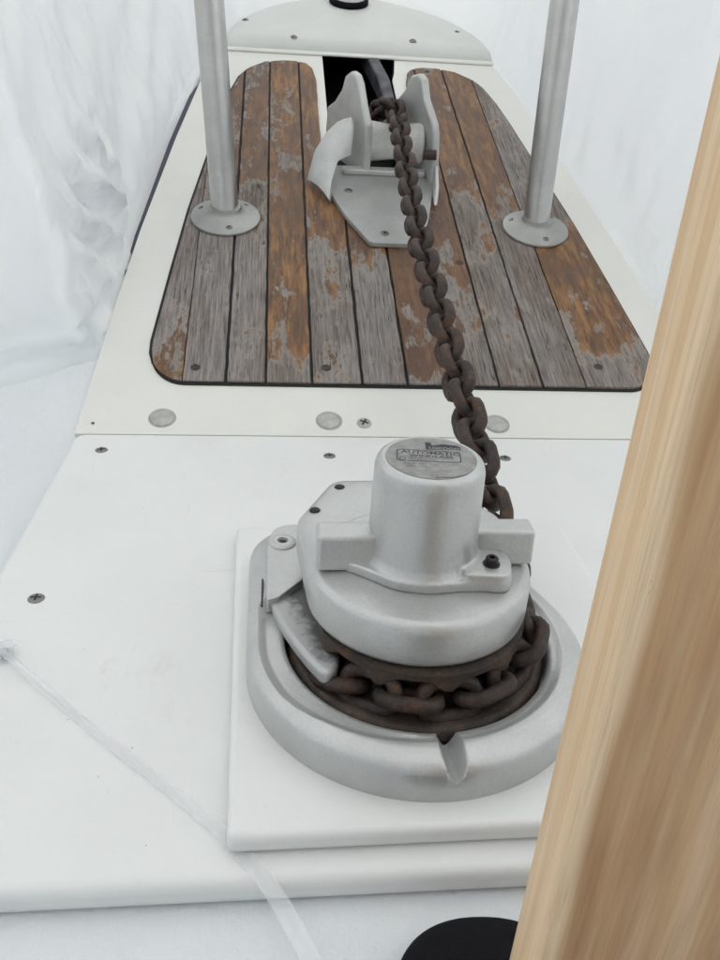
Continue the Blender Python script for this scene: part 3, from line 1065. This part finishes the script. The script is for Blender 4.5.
def m_blade():
    m, nt, b = mat('patchy_blade')
    v = coords(nt)
    f = noise_tex(nt, v, 75, 6, 0.7)
    f2 = noise_tex(nt, v, 700, 2)
    sep = N(nt, 'ShaderNodeSeparateXYZ'); nt.links.new(v, sep.inputs[0])
    # darker towards the inner edge of the blade, with a ragged limit
    q = math_n(nt, 'ADD', math_n(nt, 'MULTIPLY', math_n(nt, 'ADD', sep.outputs['X'], math_n(nt, 'MULTIPLY', sep.outputs['Y'], 0.33)), 45.0), 2.75)
    q = math_n(nt, 'ADD', q, math_n(nt, 'MULTIPLY', f, 1.6))
    k = ramp(nt, q, [(0.62, 0.0), (0.95, 0.85)])
    c = mix(nt, k, (0.50, 0.51, 0.50), (0.14, 0.135, 0.13))
    nt.links.new(c, b.inputs['Base Color'])
    b.inputs['Metallic'].default_value = 0.35
    b.inputs['Roughness'].default_value = 0.5
    bump(nt, b, f2, 0.4, 0.0006)
    return m
M['blade'] = m_blade()
build_windlass()

# ------------------------------------------------------------------ chain
def link_mesh(name='link'):
    bm = bmesh.new()
    L, Wd, r = 4.15, 2.95, 0.46      # outer length, outer width, wire radius
    a = Wd / 2 - r
    h = L / 2 - r - a
    path = []
    S = 7
    for k in range(S + 1):
        t = -math.pi / 2 + math.pi * k / S
        path.append((h + a * math.cos(t), a * math.sin(t), math.cos(t), math.sin(t)))
    for k in range(S + 1):
        t = math.pi / 2 + math.pi * k / S
        path.append((-h + a * math.cos(t), a * math.sin(t), math.cos(t), math.sin(t)))
    n = 8
    rings = []
    for x, y, nx, ny in path:
        rings.append([bm.verts.new((x + nx * r * math.cos(q), y + ny * r * math.cos(q), r * math.sin(q))) for q in [2 * math.pi * k / n for k in range(n)]])
    for A, B in zip(rings, rings[1:] + rings[:1]):
        for k in range(n):
            j = (k + 1) % n
            bm.faces.new((A[k], A[j], B[j], B[k]))
    return mesh_from(bm, name, M['rust'], Vector((0, 0, 0)), 180)

def build_chain():
    P0 = Vector((13, 40, 4))
    t = thing('anchor_chain', 'rusty brown anchor chain stretched from the windlass up to the bow roller', 'chain', FLAT, P0)
    me = link_mesh()
    # path from beyond the roller, down to the wheel, round its front
    pts = []
    Rg = 5.65
    zc = 3.7
    for k in range(0, 31):
        a = rad(208 + (368 - 208) * k / 30)       # front of the wheel from left round to right
        ad = math.degrees(a) - 360
        e = max(0.0, min(1.0, (ad + 55) / 45)); e = e * e * (3 - 2 * e)
        Rk = Rg + 0.35 * e
        pts.append(Vector((WC[0] + Rk * math.cos(a), WC[1] + Rk * math.sin(a), zc + 0.8 * e)))
    for k_ in range(6): pts[k_].z -= 1.2 * (1 - k_ / 6) ** 1.5
    pts += [Vector(p) for p in ((14.15, 40.2, 4.7), (14.0, 45, 6.2), (14.1, 52, 8.1), (14.05, 60, 10.2), (14.05, 70, 12.6), (14.1, 80, 15.0), (14.3, 90, 17.6), (14.8, 100, 20.1), (15.3, 110, 22.7))]
    for p in ((15.6, 50.2, 7.2), (15.5, 53, 7.4), (14.6, 56.5, 6.4), (14.0, 61, 3.2), (13.6, 66, 0.0)):
        pts.append(BOW.w(p))
    # resample at the pitch
    dens = []
    for i in range(len(pts) - 1):
        p0, p1, p2, p3 = pts[max(i - 1, 0)], pts[i], pts[i + 1], pts[min(i + 2, len(pts) - 1)]
        for s in range(12):
            q = s / 12
            dens.append(0.5 * ((2 * p1) + (p2 - p0) * q + (2 * p0 - 5 * p1 + 4 * p2 - p3) * q * q + (3 * p1 - p0 - 3 * p2 + p3) * q ** 3))
    dens.append(pts[-1])
    cum = [0]
    for a, b in zip(dens, dens[1:]): cum.append(cum[-1] + (b - a).length)
    def at(s):
        s = max(0, min(cum[-1] - 1e-4, s))
        lo = 0
        import bisect
        i = max(0, bisect.bisect_right(cum, s) - 1)
        f = (s - cum[i]) / (cum[i + 1] - cum[i])
        return dens[i].lerp(dens[i + 1], f)
    pitch = 2.30
    s = 1.0
    i = 0
    rnd = random.Random(5)
    gy_len = Rg * rad(160)
    while s < cum[-1] - 1.2:
        p = at(s)
        tg = (at(s + 0.9) - at(s - 0.9)).normalized()
        on_wheel = s < gy_len + 1.0
        upv = Vector((0, 0, 1))
        side = tg.cross(upv).normalized()
        nn = side.cross(tg).normalized()
        if on_wheel:
            roll = rad(-24) if i % 2 == 0 else rad(62)
        else:
            roll = rad(40) + (math.pi / 2 if i % 2 else 0) + rnd.uniform(-.12, .12)
        z = nn * math.cos(roll) + side * math.sin(roll)
        y = z.cross(tg)
        mm = Matrix((tg, y, z)).transposed().to_4x4()
        mm.translation = (p - P0) * CM
        o = bpy.data.objects.new('link', me)
        COL.objects.link(o)
        o.parent = t
        o.matrix_local = mm
        if on_wheel:
            o.scale = (0.9, 0.9, 0.9)
            s += pitch * 0.9
        else:
            s += pitch
        i += 1
build_chain()

# ------------------------------------------------------------------ bow roller
def build_roller():
    t = thing('bow_roller', 'grey cast bow roller with two tall cheeks and a white roller in the teak slot', 'bow roller', BOW, (14, 45, 0.4))
    def arm_bevel(o, w=0.18): bevel_mod(o, w, 3, 35)
    bm = bmesh.new()
    prism(bm, rounded([(6.9, 50), (6.5, 44.5), (8.6, 37.5), (11.2, 31.6), (16.4, 31.6), (18.6, 36.0), (20.4, 44.5), (20.4, 50)], [0.2, 0.5, 1, 0.6, 0.6, 1, 0.3, 0.2], 4), 0.45, 1.15)
    o = part('base_plate', bm, M['cast_bed_shaded'], t); arm_bevel(o, 0.15)
    # left cheek, splayed
    bm = bmesh.new()
    def P(a, b, s, w): return (a[0] + (b[0] - a[0]) * s, a[1] + (b[1] - a[1]) * s, w)
    a, b = (11.5, 47.6), (6.9, 59.0)
    prof = [(0, 0.5), (0.0, 3.5), (0.03, 7.4), (0.16, 9.2), (0.28, 11.4), (0.36, 12.1), (0.46, 12.0), (0.58, 10.9), (0.64, 9.0), (0.8, 6.6), (0.97, 5.0), (1.0, -1.0)]
    slab(bm, [P(a, b, s, w) for s, w in prof], (0.95, 0.3, 0))
    o = part('cheek', bm, M['cast_plate'], t); arm_bevel(o, 0.3)
    bm = bmesh.new()
    a, b = (20.4, 46.0), (15.4, 60.0)
    prof = [(0, 0.5), (0.03, 3.0), (0.10, 6.9), (0.14, 8.0), (0.34, 10.0), (0.42, 11.9), (0.5, 12.1), (0.62, 11.2), (0.7, 9.0), (0.85, 6.6), (1.0, 5.0), (1.0, -1.0)]
    slab(bm, [P(a, b, s, w) for s, w in prof], (0.95, 0.3, 0))
    o = part('cheek', bm, M['cast_plate'], t); arm_bevel(o, 0.3)
    # flared flange rising from the left edge of the bed to the cheek
    bm = bmesh.new()
    rows = []
    for i in range(11):
        f = i / 10
        o1 = [Vector(p) for p in ((4.4, 46.3, 0.8), (5.3, 48.3, 3.6), (6.7, 49.6, 5.5), (8.0, 50.2, 6.6), (8.8, 50.4, 6.9), (9.6, 50.4, 6.9))]
        i1 = [Vector(p) for p in ((6.9, 41.0, 0.9), (7.2, 43.5, 2.3), (7.9, 46.0, 3.6), (9.6, 47.4, 3.8), (9.8, 48.4, 5.2), (9.9, 49.8, 6.7))]
        def cr(c, u):
            t_ = min(u * 5, 4.999); k_ = int(t_); g_ = t_ - k_
            return c[k_].lerp(c[k_ + 1], g_)
        A_, B_ = cr(o1, f), cr(i1, f)
        rows.append([bm.verts.new(A_.lerp(B_, g) + Vector((0, 0, 0.5 * math.sin(g * math.pi)))) for g in (0, .25, .5, .75, 1)])
    for a_, b_ in zip(rows, rows[1:]):
        for k in range(4): bm.faces.new((a_[k], b_[k], b_[k + 1], a_[k + 1]))
    o = part('side_flange', bm, M['cast_plate'], t, 180)
    sd = o.modifiers.new('thick', 'SOLIDIFY'); sd.thickness = 0.6 * CM; sd.offset = 0
    bevel_mod(o, 0.15, 2, 50)
    bm = bmesh.new()
    slab(bm, [(19.9, 40.5, 1.1), (20.2, 42.5, 2.6), (20.4, 46.2, 3.6), (20.4, 46.2, 0.9)], (0.5, 0, 0))
    o = part('side_lip', bm, M['cast_plate'], t); arm_bevel(o)
    # cross bar below the roller
    bm = bmesh.new(); box(bm, 8.8, 19.6, 47.4, 48.6, 1.16, 1.9)
    o = part('cross_bar', bm, M['cast_plate'], t); arm_bevel(o, 0.2)
    R = Matrix.Rotation(rad(90), 3, 'Y')
    bm = bmesh.new()
    lathe(bm, [(0, 0), (2.45, 0), (2.6, 0.2), (2.45, 0.6), (2.1, 3.6), (2.45, 6.6), (2.6, 7.0), (2.45, 7.2), (0, 7.2)], (11.9, 50.6, 4.3), 32, R)
    part('roller', bm, M['roller_white'], t, 50)
    bm = bmesh.new(); tube(bm, (11, 50.6, 4.3), (20.0, 50.3, 4.3), 0.55, 14)
    part('axle', bm, M['rust_dark'], t, 40)
    bm = bmesh.new(); tube(bm, (18.9, 46.8, 4.6), (20.5, 46.5, 4.8), 0.62, 14)
    part('cross_pin', bm, M['rust'], t, 40)
    for u, v in ((13.1, 33.6), (9.3, 43.4), (17.6, 40.5)):
        screw(t, (u, v, 1.15), 0.6, 0.12)
    # anchor shank in the well
    a = thing('anchor_shank', 'dark grey anchor shank curving up inside the dark well ahead of the roller', 'anchor', BOW, (15, 66, -4))
    bm = bmesh.new()
    path = [(15.0, 97, -1.6), (16.2, 89, -1.3), (17.2, 81, -1.2), (17.6, 74, -1.8), (17.2, 70, -3.8), (16.4, 68, -7)]
    prev = None
    for i, p in enumerate(path):
        p = Vector(p)
        d = (Vector(path[min(i + 1, 5)]) - Vector(path[max(i - 1, 0)])).normalized()
        nn = Vector((1, 0, 0)).cross(d).normalized()
        ring = [bm.verts.new(p + Vector((sx * 0.95, 0, 0)) + nn * sz * 1.5) for sx, sz in ((-1, -1), (1, -1), (1, 1), (-1, 1))]
        if prev:
            for k in range(4):
                bm.faces.new((prev[k], prev[(k + 1) % 4], ring[(k + 1) % 4], ring[k]))
        else:
            bm.faces.new(ring)
        prev = ring
    bm.faces.new(prev[::-1])
    o = part('shank', bm, M['anchor_grey'], a); bevel_mod(o, 0.3, 2)
    bm = bmesh.new()
    tube(bm, (9, 74, -6.5), (16, 74, -6.0), 1.3, 16)
    part('crown', bm, M['anchor_grey'], a)
build_roller()

# ------------------------------------------------------------------ stanchions
def build_post(u, v, tip, label):
    t = thing('stanchion', label, 'stanchion', BOW, (u, v, 0.43), 'two tubular stanchions on the teak')
    bm = bmesh.new()
    lathe(bm, [(0, 0), (4.0, 0.0), (4.15, 0.12), (4.1, 0.3), (3.6, 0.5), (2.6, 0.85), (2.05, 1.1), (1.85, 1.4), (1.78, 1.6), (1.60, 1.6), (0, 1.6)], (u, v, 0.43), 48)
    fl = part('flange', bm, M['flange_metal'], t, 50)
    # world-up direction in the slope frame, plus the little lean of each tube
    upv = BOW.m.inverted() @ Vector(tip).normalized()
    a = Vector((u, v, 0.43))
    bm = bmesh.new(); tube(bm, a + upv * 0.4, a + upv * 78, 1.62, 32)
    part('tube', bm, M['steel'], t, 50)
    bm = bmesh.new()
    for k in range(3):
        pass
    bm.free()
    for k in range(3):
        th = rad(-80 + 120 * k)
        screw(t, (u + 3.0 * math.cos(th), v + 3.0 * math.sin(th), 1.04), 0.5, 0.12)
build_post(-5.8, 37.0, (-0.055, 0.0, 1), 'left brushed metal stanchion tube on a round screwed flange')
build_post(32.4, 36.9, (-0.022, 0.0, 1), 'right brushed metal stanchion tube on a round screwed flange')

# ------------------------------------------------------------------ shrink wrap
def build_film():
    # hem (slope frame) going left aft -> bow -> right aft
    hem = [(20, -150, 4), (-60, -140, 4), (-120, -100, 3), (-120, -40, 1.0), (-85, -16, -0.4), (-60, -8, -0.4), (-44, -2.5, -0.4), (-34, 2.6, -0.4), (-29.5, 5.2, -0.4), (-25.8, 8.0, -0.4), (-21.5, 10.2, -0.4), (-17.6, 12.2, -0.4), (-17.1, 18, -0.6), (-16.8, 27, -0.8), (-16.9, 38, -1.2),
           (-16.3, 50, -1.6), (-14.8, 63, -1.4), (-12.9, 76, -0.6), (-10.9, 87, 0.2), (-9.6, 93, 0.4), (-8.0, 99, 0.5), (-5.0, 105, 0.6), (1, 111.5, 0.8), (7, 114, 0.8), (CU, 115, 0.8), (20, 114, 0.8), (26.5, 111.5, 0.8), (32.0, 105, 0.6),
           (35.2, 97, 0.3), (37.0, 85, -0.3), (39.3, 68, -0.6), (41.2, 52, -0.6), (42.9, 36, -0.6), (44.2, 22, -0.6), (46.5, 6, -0.6), (60, -12, 1.5), (100, -60, 4), (110, -110, 4), (60, -150, 4), (20, -150, 4)]
    W = [BOW.w(p) for p in hem]
    dens = []
    for i in range(len(W) - 1):
        p0, p1, p2, p3 = W[max(i - 1, 0)], W[i], W[i + 1], W[min(i + 2, len(W) - 1)]
        n = max(3, int((p2 - p1).length / 1.1))
        for s in range(n):
            q = s / n
            dens.append(0.5 * ((2 * p1) + (p2 - p0) * q + (2 * p0 - 5 * p1 + 4 * p2 - p3) * q * q + (3 * p1 - p0 - 3 * p2 + p3) * q ** 3))
    dens.append(W[-1])
    hs = [0, 0.5, 1.1, 1.8, 2.6, 3.5] + [3.5 + 1.25 * k for k in range(1, 25)] + [34 + 3.5 * k for k in range(1, 8)] + [58.5 + 5 * k for k in range(1, 13)]
    bm = bmesh.new()
    grid = []
    nD = len(dens)
    for i, p in enumerate(dens):
        d = Vector((0, 0, 0))
        for wn_ in (8, 16, 24, 32):
            d += (dens[min(i + wn_, nD - 1)] - dens[max(i - wn_, 0)]).normalized()
        d.z = 0
        out = Vector((-d.y, d.x, 0)).normalized()      # left of travel = outward
        col = []
        for h in hs:
            hw = min(h, 58.5)
            lean = 0.30 * hw + 0.0012 * hw * hw
            q = p + out * lean + Vector((0, 0, hw))
            if h > 58.5:            # the tent roof, drawn up to a ridge over the centreline
                f = (h - 58.5) / 60.0
                ridge = Vector((CU, max(-110, min(120, p.y)), 150 - 20 * abs(p.y - 20) / 130))
                q = q.lerp(ridge, f) + Vector((0, 0, -14 * f * (1 - f)))
            # folds: noise stretched along slanting lines
            left = 1.0 if p.x < CU else 0.0
            sl = q.y * 0.06 + q.z * 0.030
            f1 = noise.noise(Vector((q.y * 0.045 - q.z * 0.02, q.z * 0.03, 1.0 + left * 7)))
            f2 = noise.noise(Vector((q.y * 0.13 - q.z * 0.11, q.z * 0.035 + q.y * 0.02, 5.0 + left * 3)))
            f3 = noise.noise(Vector((q.y * 0.42 - q.z * 0.15, q.z * 0.16, 9.0)))
            amp = min(1, h / 5)
            near = math.exp(-h / 9.0)
            disp = amp * (2.2 * f1 + (2.6 if left else 1.0) * abs(f2) * (1 - 0.4 * near)) + (0.5 * amp + 0.12) * near * f3 * (2.2 if left else 1.0)
            # gathered tuck where the sheet is bunched low on the left
            if left:
                e = math.exp(-(((q.y - 96) / 9) ** 2 + ((h - 7) / 5) ** 2))
                disp += e * (2.0 * math.sin(q.y * 0.95 + h * 0.8 + 2 * f3) + 0.5 * math.sin(q.y * 2.3 - h * 1.1))
                e2 = math.exp(-(((q.y - 84) / 9) ** 2 + ((h - 3) / 3.5) ** 2))
                disp += e2 * 0.8 * math.sin(q.y * 0.5 + h * 2.0 + 3 * f3)
            q = q + out * disp
            if h == 0:              # hem tucked in under the deck edge
                q = q - out * 3.0 + Vector((0, 0, -1.6))
            col.append(bm.verts.new(q))
        grid.append(col)
    for a, b in zip(grid, grid[1:]):
        for k in range(len(hs) - 1):
            bm.faces.new((a[k], b[k], b[k + 1], a[k + 1]))
    solo('shrink_wrap', bm, M['film'], FLAT, (CU, 110, 0), 180, 'white translucent shrink-wrap sheet tented around the whole bow', 'plastic sheet')
build_film()

# ------------------------------------------------------------------ timber
def build_timber():
    t_pts = [Vector((8.80, 17.96)), Vector((7.89, 14.27))]
    n = Vector((16.52, 12.13)) - t_pts[1]
    poly = [t_pts[0], t_pts[1], t_pts[1] + n, t_pts[0] + n]
    bm = bmesh.new()
    pts = rounded([tuple(p) for p in poly], 0.3, 5)
    zs = [-1.59] + [4 * k for k in range(0, 26)]
    rings = [[bm.verts.new((x, y, z)) for x, y in pts] for z in zs]
    for a, b in zip(rings, rings[1:]):
        for k in range(len(pts)):
            j = (k + 1) % len(pts)
            bm.faces.new((a[k], a[j], b[j], b[k]))
    bm.faces.new(rings[0][::-1]); bm.faces.new(rings[-1])
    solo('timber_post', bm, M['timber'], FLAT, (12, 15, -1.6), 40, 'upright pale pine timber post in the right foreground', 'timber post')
build_timber()

# ------------------------------------------------------------------ strap
def build_strap():
    t = thing('plastic_strip', 'clear plastic strip lying across the white panel and over its front edge', 'plastic strip', FLAT, (-8, 30, 0))
    A = [(-17.5, 40.6), (-15.6, 38.9), (-13.5, 36.9), (-9.5, 33.0), (-5.5, 29.3), (-2.4, 26.3), (-0.6, 24.2), (0.5, 22.6), (1.6, 20.6), (2.6, 18.6), (3.6, 16.6)]
    Z = [0.5, 0.7, 0.4, 0.12, 0.1, 0.14, 0.10, -0.3, -0.7, -1.0, -1.2]
    Wd = [0.7, 0.26, 0.28, 0.3, 0.3, 0.34, 0.42, 0.42, 0.40, 0.38, 0.38]
    bm = bmesh.new()
    rows = []
    for i in range(len(A) - 1):
        for s in range(6):
            q = s / 6
            def L(a): return a[i] * (1 - q) + a[i + 1] * q
            c = Vector(A[i]).lerp(Vector(A[i + 1]), q)
            d = (Vector(A[i + 1]) - Vector(A[i])).normalized()
            nrm = Vector((d.y, -d.x))
            w = L(Wd)
            row = []
            for k in range(7):
                f = -1 + k / 3
                p = c + nrm * w * f * (1 + 0.08 * noise.noise(Vector((i + q, 3, 1))))
                z = L(Z) + 0.10 * math.sin(f * 3 + i) * (1.5 if i < 3 else 0.25) + 0.06 * noise.noise(Vector((p.x * 2, p.y * 2, 0)))
                row.append(bm.verts.new((p.x, p.y, max(z, 0.03) if p.y > 24.3 else z)))
            rows.append(row)
    for a, b in zip(rows, rows[1:]):
        for k in range(6):
            bm.faces.new((a[k], a[k + 1], b[k + 1], b[k]))
    part('strip', bm, M['strap'], t, 180)
    bm = bmesh.new()
    for k in range(5):
        a = Vector((-15.5 + 0.25 * math.sin(k * 2.1), 38.8 + 0.3 * math.cos(k * 1.7), 0.55))
        nv = 14
        ring = []
        for q in range(nv):
            th = 2 * math.pi * q / nv
            r = 0.45 + 0.25 * noise.noise(Vector((math.cos(th) * 1.7, math.sin(th) * 1.7, k)))
            ring.append((a.x + r * math.cos(th), a.y + r * math.sin(th)))
        prism(bm, ring, 0.1 + k * 0.13, 0.22 + k * 0.14)
    part('knot', bm, M['strap'], t, 60)
build_strap()

# ------------------------------------------------------------------ shoe toe
def build_shoe():
    bm = bmesh.new()
    # toe at about (8.2, 20.6), heel towards the camera
    rows = []
    n = 24
    toe = Vector((9.0, 22.0)); d = Vector((-0.05, -1.0)).normalized(); s = Vector((-d.y, d.x))
    st = [(0, 0.05), (0.15, 1.4), (0.6, 2.45), (1.5, 3.4), (3, 4.1), (5.5, 4.7), (9, 4.8), (13, 4.3), (18, 3.6), (23, 3.4), (26, 2.6), (27, 0.4)]
    ht = [0.6, 1.2, 1.6, 2.1, 2.6, 3.4, 4.4, 5.8, 7.5, 8.0, 6.5, 3.0]
    for (l, hw), h in zip(st, ht):
        c = toe + d * l
        row = []
        for k in range(n):
            th = 2 * math.pi * k / n
            x = math.cos(th); z = math.sin(th)
            zz = -1.59 + (h * 0.5 + h * 0.5 * z if z > 0 else h * 0.5 + h * 0.5 * max(z * 1.6, -1))
            p = c + s * hw * (abs(x) ** 0.8) * (1 if x > 0 else -1)
            row.append(bm.verts.new((p.x, p.y, zz)))
        rows.append(row)
    for a, b in zip(rows, rows[1:]):
        for k in range(n):
            j = (k + 1) % n
            bm.faces.new((a[k], a[j], b[j], b[k]))
    bm.faces.new(rows[0]); bm.faces.new(rows[-1][::-1])
    sh = solo('shoe', bm, M['black_rubber'], FLAT, (6, 12, -1.6), 180, 'smooth black shoe toe at the bottom edge beside the timber post', 'shoe')
    sb = sh.modifiers.new('smooth', 'SUBSURF'); sb.levels = 2; sb.render_levels = 2
build_shoe()
